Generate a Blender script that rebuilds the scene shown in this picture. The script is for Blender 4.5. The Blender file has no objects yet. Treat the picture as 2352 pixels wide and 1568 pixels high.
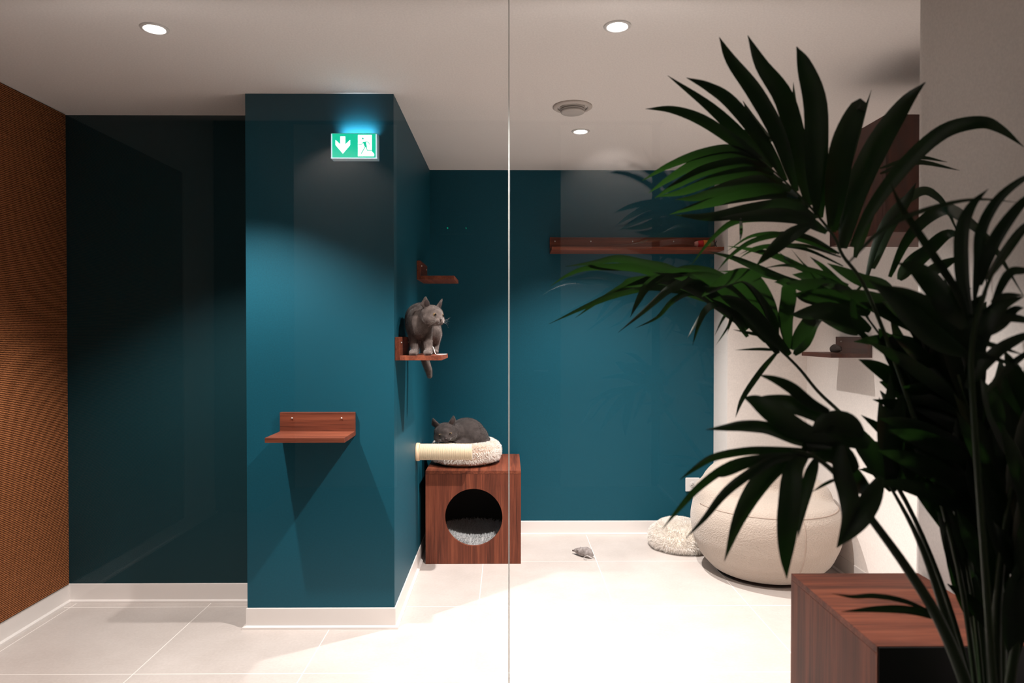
import bpy, bmesh, math, random
from mathutils import Vector, Matrix, Euler, noise
from mathutils.bvhtree import BVHTree
random.seed(7)
R = math.radians
SC = bpy.context.scene
C = SC.collection

# ------------------------------------------------------------------ camera, world, exposure
cam_d = bpy.data.cameras.new('camera'); cam = bpy.data.objects.new('camera', cam_d); C.objects.link(cam)
cam.location = (0, 0, 1.385)
cam.rotation_euler = (R(90 - 0.69), 0, R(-0.40))
cam_d.lens = 24; cam_d.sensor_width = 36; cam_d.clip_start = 0.02
cam_d.dof.use_dof = True; cam_d.dof.focus_distance = 3.9; cam_d.dof.aperture_fstop = 2.8
SC.camera = cam
w = bpy.data.worlds.new('world'); SC.world = w; w.use_nodes = True
w.node_tree.nodes['Background'].inputs[0].default_value = (0.9, 0.8, 0.7, 1)
w.node_tree.nodes['Background'].inputs[1].default_value = 0.01
SC.view_settings.view_transform = 'Standard'; SC.view_settings.look = 'None'
SC.view_settings.gamma = 1; SC.view_settings.use_curve_mapping = False
SC.view_settings.exposure = 0.0

LAMP_W = 3.8          # master factor of the room's lamps
CR = cam.rotation_euler.to_matrix()
def P(x, y, Y):
    """photo pixel -> the point at distance Y down the room"""
    d = CR @ Vector(((x - 1176) / 1568, (784 - y) / 1568, -1))
    return Vector(cam.location) + d * (Y / d.y)

# ------------------------------------------------------------------ helpers
def mesh_obj(name, me, m=None, parent=None):
    o = bpy.data.objects.new(name, me); C.objects.link(o)
    if m: me.materials.append(m)
    if parent is not None: o.parent = parent
    return o
def origin_of(o):
    v = Vector((0, 0, 0))
    while o is not None: v += Vector(o.location); o = o.parent
    return v
def part(name, bm, m, parent=None, smooth=False, label=None):
    """bm is in world coordinates"""
    if parent is not None: bmesh.ops.translate(bm, verts=bm.verts, vec=-origin_of(parent))
    bmesh.ops.recalc_face_normals(bm, faces=bm.faces)
    me = bpy.data.meshes.new(name); bm.to_mesh(me); bm.free()
    if smooth:
        for p in me.polygons: p.use_smooth = True
    o = mesh_obj(name, me, m, parent)
    if label: o['label'] = label
    return o
def tag(o, label, cat, group=None):
    o['label'] = label; o['category'] = cat
    if group: o['group'] = group
    return o
def thing(name, loc, label, cat, group=None):
    o = bpy.data.objects.new(name, None); C.objects.link(o); o.location = loc
    o.empty_display_size = 0.05
    return tag(o, label, cat, group)
def struct(name, bm, m):
    o = part(name, bm, m); o['kind'] = 'structure'; return o
def box(bm, x0, x1, y0, y1, z0, z1, bev=0, seg=2):
    r = bmesh.ops.create_cube(bm, size=1)
    vs = r['verts']
    for v in vs:
        v.co = Vector(((x0 + x1) / 2 + v.co.x * (x1 - x0), (y0 + y1) / 2 + v.co.y * (y1 - y0), (z0 + z1) / 2 + v.co.z * (z1 - z0)))
    if bev:
        es = set(e for v in vs for e in v.link_edges)
        bmesh.ops.bevel(bm, geom=list(es), offset=bev, segments=seg, affect='EDGES', profile=0.5)
    return bm
def B(*a, **k): return box(bmesh.new(), *a, **k)
def frame_of(d):
    d = d.normalized(); u = d.cross(Vector((0, 0, 1)))
    if u.length < 1e-3: u = Vector((1, 0, 0))
    u.normalize(); return u, d.cross(u).normalized()
def tube(bm, pts, rads, n=10, cap=True):
    pts = [Vector(p) for p in pts]; rings = []
    if not hasattr(rads, '__len__'): rads = [rads] * len(pts)
    for i, p in enumerate(pts):
        d = (pts[min(i + 1, len(pts) - 1)] - pts[max(i - 1, 0)])
        if i == 0: u, v = frame_of(d)
        else:
            dn = d.normalized(); u = (u - dn * u.dot(dn)).normalized(); v = dn.cross(u)
        rings.append([bm.verts.new(p + (u * math.cos(a) + v * math.sin(a)) * rads[i]) for a in [2 * math.pi * k / n for k in range(n)]])
    for a, b in zip(rings, rings[1:]):
        for k in range(n): bm.faces.new((a[k], a[(k + 1) % n], b[(k + 1) % n], b[k]))
    if cap: bm.faces.new(rings[0][::-1]); bm.faces.new(rings[-1])
    return bm
def lathe(bm, prof, c, n=48, axis='Z'):
    """prof: (radius, height) list, revolved about an axis through c"""
    rings = []; c = Vector(c)
    def at(r, h, a):
        x, y = r * math.cos(a), r * math.sin(a)
        return c + (Vector((x, y, h)) if axis == 'Z' else Vector((h, x, y)) if axis == 'X' else Vector((x, h, y)))
    for r, h in prof:
        if r < 1e-6: rings.append([bm.verts.new(at(0, h, 0))])
        else: rings.append([bm.verts.new(at(r, h, 2 * math.pi * k / n)) for k in range(n)])
    for a, b in zip(rings, rings[1:]):
        for k in range(n):
            k2 = (k + 1) % n
            if len(a) == 1 and len(b) == 1: continue
            if len(a) == 1: bm.faces.new((a[0], b[k], b[k2]))
            elif len(b) == 1: bm.faces.new((a[k], a[k2], b[0]))
            else: bm.faces.new((a[k], a[k2], b[k2], b[k]))
    return bm
def ball(bm, c, r, M=None, u=24, v=16):
    if not hasattr(r, '__len__'): r = (r, r, r)
    res = bmesh.ops.create_uvsphere(bm, u_segments=u, v_segments=v, radius=1)
    for q in res['verts']:
        co = Vector((q.co.x * r[0], q.co.y * r[1], q.co.z * r[2]))
        if M is not None: co = M @ co
        q.co = co + Vector(c)
    return bm
def spline(pts, n=6):
    pts = [Vector(p) for p in pts]
    if len(pts) < 3: return [pts[0].lerp(pts[-1], k / n) for k in range(n + 1)]
    e = [2 * pts[0] - pts[1]] + pts + [2 * pts[-1] - pts[-2]]; out = []
    for i in range(1, len(e) - 2):
        a, b, c, d = e[i - 1:i + 3]
        for k in range(n):
            t = k / n
            out.append(0.5 * ((2 * b) + (c - a) * t + (2 * a - 5 * b + 4 * c - d) * t * t + (3 * b - a - 3 * c + d) * t ** 3))
    out.append(pts[-1]); return out
def capsule(bm, p0, p1, r0, r1):
    p0 = Vector(p0); p1 = Vector(p1); n = max(2, int((p1 - p0).length / (min(r0, r1) * 0.45)))
    for k in range(n + 1):
        t = k / n; ball(bm, p0.lerp(p1, t), r0 + (r1 - r0) * t, u=14, v=10)
def chain(bm, pts, rads):
    for i in range(len(pts) - 1): capsule(bm, pts[i], pts[i + 1], rads[i], rads[i + 1])
def fuse(bm, voxel, smooth=6, fac=0.6):
    """overlapping closed lumps -> one continuous skin (returned as a bmesh)"""
    me = bpy.data.meshes.new('tmp'); bm.to_mesh(me); bm.free()
    o = bpy.data.objects.new('tmp', me); C.objects.link(o)
    r = o.modifiers.new('r', 'REMESH'); r.mode = 'VOXEL'; r.voxel_size = voxel; r.use_smooth_shade = True
    s = o.modifiers.new('s', 'SMOOTH'); s.iterations = smooth; s.factor = fac
    dg = bpy.context.evaluated_depsgraph_get(); dg.update()
    out = bmesh.new(); out.from_mesh(o.evaluated_get(dg).to_mesh())
    bpy.data.objects.remove(o); bpy.data.meshes.remove(me)
    return out
def pile(surface_bm, count, length, width, droop=0.3, keep=None, seed=1, jit=0.5):
    """short blades of pile standing on a surface; returns a new bmesh"""
    rnd = random.Random(seed)
    surface_bm.normal_update(); fs = list(surface_bm.faces)
    ar = [f.calc_area() for f in fs]
    out = bmesh.new()
    for f in rnd.choices(fs, weights=ar, k=count):
        vs = [v.co for v in f.verts]; u_, v_ = rnd.random(), rnd.random()
        if len(vs) == 3: p = vs[0].lerp(vs[1], u_).lerp(vs[2], 1 - math.sqrt(v_))
        else: p = vs[0].lerp(vs[1], u_).lerp(vs[3].lerp(vs[2], u_), v_)
        if keep and not keep(p, f.normal): continue
        nrm = f.normal.copy()
        cl = noise.noise_vector(p * 18) * jit
        d = (nrm + cl + Vector([rnd.uniform(-jit, jit) * 0.6 for _ in range(3)])).normalized()
        if d.dot(nrm) < 0.1: d = nrm
        L = length * rnd.uniform(0.6, 1.25)
        side = d.cross(Vector((rnd.uniform(-1, 1), rnd.uniform(-1, 1), rnd.uniform(-1, 1)))).normalized() * width
        m = p + d * L * 0.55; t = p + d * L + Vector((0, 0, -droop * L))
        a = out.verts.new(p - side); b = out.verts.new(p + side)
        c = out.verts.new(m + side * 0.7); e = out.verts.new(m - side * 0.7); g = out.verts.new(t)
        out.faces.new((a, b, c, e)); out.faces.new((e, c, g))
    return out

# ------------------------------------------------------------------ materials
def N(nt, t, **kw):
    n = nt.nodes.new(t)
    for k, v in kw.items():
        if k in n.inputs: n.inputs[k].default_value = v
        else: setattr(n, k, v)
    return n
def mat(name, col=(0.8, 0.8, 0.8), rough=0.5, metal=0, spec=0.5, sheen=0, emis=None, es=0, coat=0):
    m = bpy.data.materials.new(name); m.use_nodes = True
    b = m.node_tree.nodes['Principled BSDF']
    b.inputs['Base Color'].default_value = (*col, 1); b.inputs['Roughness'].default_value = rough
    b.inputs['Metallic'].default_value = metal; b.inputs['Specular IOR Level'].default_value = spec
    b.inputs['Sheen Weight'].default_value = sheen; b.inputs['Coat Weight'].default_value = coat
    if emis: b.inputs['Emission Color'].default_value = (*emis, 1); b.inputs['Emission Strength'].default_value = es
    return m
def bsdf(m): return m.node_tree.nodes['Principled BSDF']
def coords(m, scale=(1, 1, 1), kind='Object'):
    nt = m.node_tree
    tc = N(nt, 'ShaderNodeTexCoord'); mp = N(nt, 'ShaderNodeMapping'); mp.inputs['Scale'].default_value = scale
    nt.links.new(tc.outputs[kind], mp.inputs['Vector']); return mp.outputs['Vector']
def add_noise(m, c1, c2, scale=20, detail=6, lo=0.35, hi=0.65, bump=0, bdist=0.002, mscale=(1, 1, 1)):
    nt = m.node_tree; v = coords(m, mscale)
    n = N(nt, 'ShaderNodeTexNoise'); n.inputs['Scale'].default_value = scale; n.inputs['Detail'].default_value = detail
    nt.links.new(v, n.inputs['Vector'])
    r = N(nt, 'ShaderNodeValToRGB'); r.color_ramp.elements[0].color = (*c1, 1); r.color_ramp.elements[1].color = (*c2, 1)
    r.color_ramp.elements[0].position = lo; r.color_ramp.elements[1].position = hi
    nt.links.new(n.outputs['Fac'], r.inputs['Fac']); nt.links.new(r.outputs['Color'], bsdf(m).inputs['Base Color'])
    if bump:
        b = N(nt, 'ShaderNodeBump'); b.inputs['Strength'].default_value = bump; b.inputs['Distance'].default_value = bdist
        nt.links.new(n.outputs['Fac'], b.inputs['Height']); nt.links.new(b.outputs['Normal'], bsdf(m).inputs['Normal'])
    return m

def wall_paint(name, c, rough=0.55, var=0.04, bump=0.08):
    m = mat(name, c, rough, spec=0.22)
    return add_noise(m, tuple(v * (1 - var) for v in c), tuple(v * (1 + var) for v in c), scale=140, detail=3, bump=bump, bdist=0.001)
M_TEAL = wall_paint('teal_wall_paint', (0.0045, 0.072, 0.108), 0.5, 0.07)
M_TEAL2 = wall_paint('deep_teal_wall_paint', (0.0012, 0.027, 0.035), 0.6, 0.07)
M_WHITE = wall_paint('white_wall_paint', (0.84, 0.78, 0.74), 0.7)
M_CEIL = wall_paint('ceiling_paint', (0.93, 0.88, 0.85), 0.8)
M_DARKW = mat('dark_green_wall_paint', (0.02, 0.03, 0.032), 0.7, spec=0.2)
M_BASE = mat('white_baseboard_plastic', (0.80, 0.75, 0.72), 0.35)
M_SEAL = mat('white_sealing_bead', (0.88, 0.85, 0.83), 0.3)

def floor_material():
    m = mat('beige_floor_tile', rough=0.42, spec=0.4); nt = m.node_tree; b = bsdf(m)
    v = coords(m)
    n1 = N(nt, 'ShaderNodeTexNoise'); n1.inputs['Scale'].default_value = 3.0; n1.inputs['Detail'].default_value = 8; n1.inputs['Roughness'].default_value = 0.65
    n2 = N(nt, 'ShaderNodeTexNoise'); n2.inputs['Scale'].default_value = 90; n2.inputs['Detail'].default_value = 4
    nt.links.new(v, n1.inputs['Vector']); nt.links.new(v, n2.inputs['Vector'])
    mx = N(nt, 'ShaderNodeMix'); mx.inputs[0].default_value = 0.35
    nt.links.new(n1.outputs['Fac'], mx.inputs[2]); nt.links.new(n2.outputs['Fac'], mx.inputs[3])
    r = N(nt, 'ShaderNodeValToRGB'); r.color_ramp.elements[0].position = 0.3; r.color_ramp.elements[1].position = 0.72
    r.color_ramp.elements[0].color = (0.52, 0.46, 0.425, 1); r.color_ramp.elements[1].color = (0.67, 0.61, 0.575, 1)
    nt.links.new(mx.outputs[0], r.inputs['Fac'])
    sp = N(nt, 'ShaderNodeSeparateXYZ'); nt.links.new(v, sp.inputs[0])
    def line(out, x0, p, wd):
        a = N(nt, 'ShaderNodeMath', operation='SUBTRACT'); nt.links.new(sp.outputs[out], a.inputs[0]); a.inputs[1].default_value = x0 - wd / 2 - 20 * p
        q = N(nt, 'ShaderNodeMath', operation='MODULO'); nt.links.new(a.outputs[0], q.inputs[0]); q.inputs[1].default_value = p
        l = N(nt, 'ShaderNodeMath', operation='LESS_THAN'); nt.links.new(q.outputs[0], l.inputs[0]); l.inputs[1].default_value = wd
        return l.outputs[0]
    gx = line('X', 0.543, 0.688, 0.004); gy = line('Y', 3.45, 0.68, 0.0045)
    mm = N(nt, 'ShaderNodeMath', operation='MAXIMUM'); nt.links.new(gx, mm.inputs[0]); nt.links.new(gy, mm.inputs[1])
    mc = N(nt, 'ShaderNodeMix', data_type='RGBA'); nt.links.new(mm.outputs[0], mc.inputs[0]); nt.links.new(r.outputs['Color'], mc.inputs[6])
    mc.inputs[7].default_value = (0.93, 0.88, 0.84, 1)
    nt.links.new(mc.outputs[2], b.inputs['Base Color'])
    bp = N(nt, 'ShaderNodeBump'); bp.inputs['Strength'].default_value = 0.12; bp.inputs['Distance'].default_value = 0.002
    nt.links.new(n2.outputs['Fac'], bp.inputs['Height']); nt.links.new(bp.outputs['Normal'], b.inputs['Normal'])
    return m
M_FLOOR = floor_material()

def wood(axis, name, tint=1.0):
    """walnut veneer, grain along an axis"""
    m = mat(name, rough=0.5, spec=0.22); nt = m.node_tree
    sc = [26.0, 26.0, 26.0]; sc['XYZ'.index(axis)] = 1.3
    v = coords(m, tuple(sc))
    n1 = N(nt, 'ShaderNodeTexNoise'); n1.inputs['Scale'].default_value = 1.0; n1.inputs['Detail'].default_value = 7; n1.inputs['Distortion'].default_value = 0.7
    n1.inputs['Roughness'].default_value = 0.62
    nt.links.new(v, n1.inputs['Vector'])
    sc2 = [170.0] * 3; sc2['XYZ'.index(axis)] = 5.0
    v2 = coords(m, tuple(sc2)); n2 = N(nt, 'ShaderNodeTexNoise'); n2.inputs['Scale'].default_value = 1.0; n2.inputs['Detail'].default_value = 3
    nt.links.new(v2, n2.inputs['Vector'])
    mx = N(nt, 'ShaderNodeMix'); mx.inputs[0].default_value = 0.28
    nt.links.new(n1.outputs['Fac'], mx.inputs[2]); nt.links.new(n2.outputs['Fac'], mx.inputs[3])
    r = N(nt, 'ShaderNodeValToRGB'); e = r.color_ramp.elements
    e[0].position = 0.34; e[0].color = (0.068 * tint, 0.019 * tint, 0.011 * tint, 1)
    e[1].position = 0.66; e[1].color = (0.27 * tint, 0.076 * tint, 0.038 * tint, 1)
    k = e.new(0.5); k.color = (0.16 * tint, 0.042 * tint, 0.022 * tint, 1)
    nt.links.new(mx.outputs[0], r.inputs['Fac']); nt.links.new(r.outputs['Color'], bsdf(m).inputs['Base Color'])
    bp = N(nt, 'ShaderNodeBump'); bp.inputs['Strength'].default_value = 0.1; bp.inputs['Distance'].default_value = 0.001
    nt.links.new(n2.outputs['Fac'], bp.inputs['Height']); nt.links.new(bp.outputs['Normal'], bsdf(m).inputs['Normal'])
    return m
WX = wood('X', 'walnut_veneer_lengthwise'); WY = wood('Y', 'walnut_veneer_crosswise'); WZ = wood('Z', 'walnut_veneer_upright')
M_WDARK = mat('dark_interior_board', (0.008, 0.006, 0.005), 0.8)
M_BLACK = mat('black_panel', (0.012, 0.012, 0.013), 0.5)
M_SCREW = mat('screw_steel', (0.75, 0.72, 0.68), 0.3, metal=0.7)

def glass_material():
    m = bpy.data.materials.new('clear_partition_glass'); m.use_nodes = True; nt = m.node_tree; nt.nodes.clear()
    o = N(nt, 'ShaderNodeOutputMaterial'); mx = N(nt, 'ShaderNodeMixShader')
    t = N(nt, 'ShaderNodeBsdfTransparent'); t.inputs[0].default_value = (0.985, 0.99, 0.985, 1)
    g = N(nt, 'ShaderNodeBsdfGlossy'); g.inputs['Roughness'].default_value = 0.0
    lw = N(nt, 'ShaderNodeLayerWeight'); lw.inputs[0].default_value = 0.5
    pw = N(nt, 'ShaderNodeMath', operation='POWER'); nt.links.new(lw.outputs['Facing'], pw.inputs[0]); pw.inputs[1].default_value = 5
    ma = N(nt, 'ShaderNodeMath', operation='MULTIPLY_ADD'); nt.links.new(pw.outputs[0], ma.inputs[0]); ma.inputs[1].default_value = 0.95; ma.inputs[2].default_value = 0.028
    nt.links.new(ma.outputs[0], mx.inputs[0]); nt.links.new(t.outputs[0], mx.inputs[1]); nt.links.new(g.outputs[0], mx.inputs[2])
    nt.links.new(mx.outputs[0], o.inputs[0]); return m
M_GLASS = glass_material()
def seam_material():
    m = mat('clear_white_silicone', (0.9, 0.92, 0.9), 0.25); nt = m.node_tree
    tr = N(nt, 'ShaderNodeBsdfTranslucent'); tr.inputs[0].default_value = (0.95, 0.97, 0.95, 1); mx = N(nt, 'ShaderNodeMixShader'); mx.inputs[0].default_value = 0.6
    nt.links.new(bsdf(m).outputs[0], mx.inputs[1]); nt.links.new(tr.outputs[0], mx.inputs[2]); nt.links.new(mx.outputs[0], nt.nodes['Material Output'].inputs[0]); return m

def sisal_material():
    m = mat('brown_ribbed_sisal', rough=0.9, spec=0.1); nt = m.node_tree
    v = coords(m)
    wv = N(nt, 'ShaderNodeTexWave', wave_type='BANDS', bands_direction='Z'); wv.inputs['Scale'].default_value = 38; wv.inputs['Distortion'].default_value = 1.2
    wv.inputs['Detail'].default_value = 2; wv.inputs['Detail Scale'].default_value = 3
    nt.links.new(v, wv.inputs['Vector'])
    v2 = coords(m, (1, 60, 90)); n = N(nt, 'ShaderNodeTexNoise'); n.inputs['Scale'].default_value = 1.6; n.inputs['Detail'].default_value = 4
    nt.links.new(v2, n.inputs['Vector'])
    ad = N(nt, 'ShaderNodeMath', operation='MULTIPLY_ADD'); nt.links.new(n.outputs['Fac'], ad.inputs[0]); ad.inputs[1].default_value = 0.9
    nt.links.new(wv.outputs['Fac'], ad.inputs[2])
    r = N(nt, 'ShaderNodeValToRGB'); e = r.color_ramp.elements
    e[0].position = 0.35; e[0].color = (0.07, 0.023, 0.009, 1); e[1].position = 1.0; e[1].color = (0.50, 0.185, 0.072, 1)  # fibre tone plus groove shade between the ribs, put into the colour
    hf = N(nt, 'ShaderNodeMath', operation='MULTIPLY'); nt.links.new(ad.outputs[0], hf.inputs[0]); hf.inputs[1].default_value = 0.72
    nt.links.new(hf.outputs[0], r.inputs['Fac']); nt.links.new(r.outputs['Color'], bsdf(m).inputs['Base Color'])
    bp = N(nt, 'ShaderNodeBump'); bp.inputs['Strength'].default_value = 0.9; bp.inputs['Distance'].default_value = 0.006
    nt.links.new(ad.outputs[0], bp.inputs['Height']); nt.links.new(bp.outputs['Normal'], bsdf(m).inputs['Normal'])
    return m
M_SISAL = sisal_material()

# ------------------------------------------------------------------ the room
XL, XC0, XC1, XP, XR, XN = -2.26, -1.22, -0.53, 1.42, 1.933, 1.381
YG, YC, YBL, YP, YB = 2.28, 3.20, 3.52, 4.39, 4.68     # glass, column face, left back wall, pier face, back wall
YF, H, H2 = -1.62, 2.5, 3.25
T = 0.12
struct('floor', B(XL - T, XR + T, YG, YB + T, -0.1, 0), M_FLOOR)
struct('floor_near', B(XL - T, XR + T, YF - T, YG, -0.1, 0), mat('dark_grey_floor', (0.10, 0.09, 0.08), 0.6))  # unseen floor, made dark to weaken its reflection in the glass
struct('ceiling', B(XL - T, XR + T, 0.96, YB + T, H, H + 0.1), M_CEIL)
struct('ceiling_raised', B(XL - T, XR + T, YF - T, 0.96, H2, H2 + 0.1), M_DARKW)
struct('wall_bulkhead', B(XL, XR, 0.96, 1.02, H + 0.1, H2 + 0.1), M_WHITE)
struct('wall_left', B(XL - T, XL, YF - T, YBL + T, 0, H2), M_WHITE)
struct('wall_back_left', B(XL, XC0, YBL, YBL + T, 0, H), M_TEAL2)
struct('wall_column', B(XC0, XC1, YC, YB + T, 0, H), M_TEAL)
struct('wall_back', B(XC1, XP, YB, YB + T, 0, H), M_TEAL)
struct('wall_pier', B(XP, XR, YP, YB + T, 0, H), M_WHITE)
struct('wall_right', B(XR, XR + T, 2.286, YB + T, 0, H), M_WHITE)
struct('wall_right_near', B(XN, XR + T, YF - T, 2.286, 0, H2), M_WHITE)
# behind the camera: pale wall parts either side of a dark door, as the glass mirrors them
struct('wall_front', B(XL, XN, YF - T, YF, 0, H2), M_DARKW)
struct('wall_front_left', B(-1.91, -0.99, YF, YF + 0.04, 0, H2), M_WHITE)
struct('wall_front_right', B(0.48, 1.30, YF, YF + 0.04, 0, H2), M_WHITE)
ab = thing('alarm_box', (-0.45, YF + 0.02, 2.30), 'small dark box with two green lights, mirrored in the glass over the teal wall', 'alarm box')
part('housing', B(-0.60, -0.30, YF + 0.05, YF + 0.09, 2.27, 2.37, bev=0.004), mat('dark_box_plastic', (0.03, 0.03, 0.03), 0.4), ab)
for X in (-0.53, -0.367): part('indicator_light', ball(bmesh.new(), (X, YF + 0.09, 2.32), 0.006, u=12, v=8), mat('green_indicator', (0, 0.5, 0.3), 0.3, emis=(0.0, 1.0, 0.5), es=7), ab, True, label='green indicator light')
M_DOOR = mat('dark_door_paint', (0.02, 0.022, 0.026), 0.5)
d = struct('door_1', B(-0.99, 0.48, YF, YF + 0.05, 0, H2 - 0.02, bev=0.004), M_DOOR)
part('door_handle', tube(bmesh.new(), [(0.36, YF + 0.05, 1.05), (0.36, YF + 0.1, 1.05), (0.24, YF + 0.1, 1.05)], 0.009), M_SCREW, d, True)
struct('wall_recess', B(XL, -1.91, YF, YF + 0.9, 0, H2), M_DARKW)

# glass partition: two panes and the sealed joint between them
XS = (1169 - 1176) / 1568 * YG + 0.016
xs = P(1169, 765, YG).x
def pane(name, x0, x1):
    o = struct(name, B(x0, x1, YG - 0.005, YG + 0.005, 0.0, H), M_GLASS); return o
pane('window_1', XL + 0.001, xs - 0.0022); pane('window_2', xs + 0.0022, XN + 0.004)
struct('trim_1', B(xs - 0.002, xs + 0.002, YG - 0.005, YG + 0.005, 0, H), seam_material())

# baseboards: upright strip and the sealing bead at its foot
def baseboard(name, a, b, nrm, e0=0, e1=0):
    """runs from a to b along the wall, nrm points into the room; e0/e1 lengthen the ends round outer corners"""
    a = Vector((*a, 0)); b = Vector((*b, 0)); n = Vector((*nrm, 0)); d = (b - a).normalized()
    bm = bmesh.new()
    prof = [(0, 0), (0.020, 0), (0.0195, 0.010), (0.0055, 0.0145), (0.005, 0.093), (0.003, 0.096), (0, 0.096)]
    rows = []
    for k, p in enumerate((a, b)):
        e = (-e0, e1)[k]
        rows.append([bm.verts.new(p + n * w + d * (e * w) + Vector((0, 0, h))) for w, h in prof])
    m = len(prof)
    for k in range(m): bm.faces.new((rows[0][k], rows[0][(k + 1) % m], rows[1][(k + 1) % m], rows[1][k]))
    bm.faces.new(rows[0][::-1]); bm.faces.new(rows[1])
    return struct(name, bm, M_BASE)
baseboard('baseboard_left', (XL, YF), (XL, YBL), (1, 0), 0, -1)
baseboard('baseboard_back_left', (XL, YBL), (XC0, YBL), (0, -1), -1, -1)
baseboard('baseboard_column_left', (XC0, YBL), (XC0, YC), (-1, 0), -1, 1)
baseboard('baseboard_column_front', (XC0, YC), (XC1, YC), (0, -1), 1, 1)
baseboard('baseboard_column_right', (XC1, YC), (XC1, YB), (1, 0), 1, -1)
baseboard('baseboard_back', (XC1, YB), (XP, YB), (0, -1), -1, -1)
baseboard('baseboard_pier_side', (XP, YB), (XP, YP), (-1, 0), -1, 1)
baseboard('baseboard_pier', (XP, YP), (XR, YP), (0, -1), 1, -1)
baseboard('baseboard_right', (XR, YP), (XR, 2.286), (-1, 0), -1, 0)
baseboard('baseboard_right_near', (XN, YG - 0.006), (XN, YF), (-1, 0), 0, 0)

# ------------------------------------------------------------------ ceiling lamps
M_RING = mat('white_lamp_ring', (0.8, 0.78, 0.76), 0.35)
M_LENS = mat('lamp_lens', (1, 1, 1), 0.4, emis=(1.0, 0.95, 0.90), es=30)
def downlight(x, y, label, power, aim=(0, 0, -1), angle=118, blend=0.6, z=H, group='recessed ceiling spotlights', col=(1.0, 0.93, 0.89)):
    t = thing('ceiling_spotlight', (x, y, z), label, 'ceiling light', group)
    part('trim_ring', lathe(bmesh.new(), [(0.036, z - 0.001), (0.036, z - 0.004), (0.040, z - 0.006), (0.048, z - 0.004), (0.0505, z - 0.0005), (0.036, z - 0.001)], (x, y, 0), 48), M_RING, t, True)
    part('lens', lathe(bmesh.new(), [(0, z - 0.0035), (0.030, z - 0.003), (0.0365, z - 0.0015), (0.0365, z - 0.0005), (0, z - 0.0005)], (x, y, 0), 40), M_LENS, t, True, label='glowing white lens')
    L = bpy.data.lights.new('spot_beam', 'SPOT'); L.energy = power * LAMP_W; L.spot_size = R(angle); L.spot_blend = blend
    L.shadow_soft_size = 0.022; L.color = col
    o = bpy.data.objects.new('spot_beam', L); C.objects.link(o); o.parent = t; o.location = (0, 0, -0.030)
    o.rotation_euler = Vector(aim).to_track_quat('-Z', 'Y').to_euler()
    return t
downlight(-1.29, 2.52, 'round ceiling spotlight above the left part of the room, beyond the dark wall', 53, aim=(0.05, -0.04, -1), angle=107, blend=0.5)
downlight(0.40, 2.49, 'round ceiling spotlight just right of the glass joint, nearest the top edge', 70, aim=(0.0, 0.05, -1), angle=110, blend=0.6)
downlight(0.405, 3.78, 'smaller looking ceiling spotlight between the round vent and the teal back wall', 76, aim=(0.05, 0.0, -1), angle=108, blend=0.9)
for X, pw in ((-1.5, 4.5), (0.95, 9.0)):  # unseen lamps added to light the wall mirrored in the glass
    downlight(X, -1.2, 'added unseen spotlight brightening the pale wall that the glass mirrors', pw, aim=(0, -0.35, -1), angle=100, blend=0.5, z=H2, group='added spotlights behind the camera')

# round air vent
vt = thing('ceiling_vent', (P(1315, 248, 3.37).x, 3.37, H), 'round white disc vent in the ceiling between two spotlights', 'ceiling vent')
vx, vy = vt.location.x, vt.location.y
M_VENT = mat('white_vent_plastic', (0.62, 0.56, 0.52), 0.5)
part('vent_ring', lathe(bmesh.new(), [(0.074, H - 0.0005), (0.096, H - 0.0005), (0.097, H - 0.005), (0.090, H - 0.010), (0.078, H - 0.013), (0.072, H - 0.008), (0.074, H - 0.0005)], (vx, vy, 0), 64), M_VENT, vt, True)
bm = lathe(bmesh.new(), [(0, H - 0.034), (0.050, H - 0.034), (0.057, H - 0.031), (0.058, H - 0.026), (0.054, H - 0.025), (0.054, H - 0.022), (0.060, H - 0.021), (0.060, H - 0.017), (0.055, H - 0.016), (0.055, H - 0.013), (0.063, H - 0.011), (0.063, H - 0.006), (0, H - 0.003)], (vx, vy, 0), 64)
part('vent_disc', bm, mat('grey_vent_disc', (0.60, 0.56, 0.53), 0.5), vt, True)

# ------------------------------------------------------------------ sisal wall covering
sp_ = part('sisal_panel', B(XL + 0.0005, XL + 0.010, YG + 0.01, YBL - 0.012, 0.098, H - 0.002, bev=0.002), M_SISAL)
tag(sp_, 'brown ribbed sisal mat covering the left wall from baseboard to ceiling', 'scratching mat')
sp2 = part('sisal_panel', B(XL + 0.0005, XL + 0.010, -0.2, YG - 0.01, 0.098, H - 0.002, bev=0.002), M_SISAL)
tag(sp2, 'brown ribbed sisal mat on the left wall on the near side of the glass', 'scratching mat')

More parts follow.
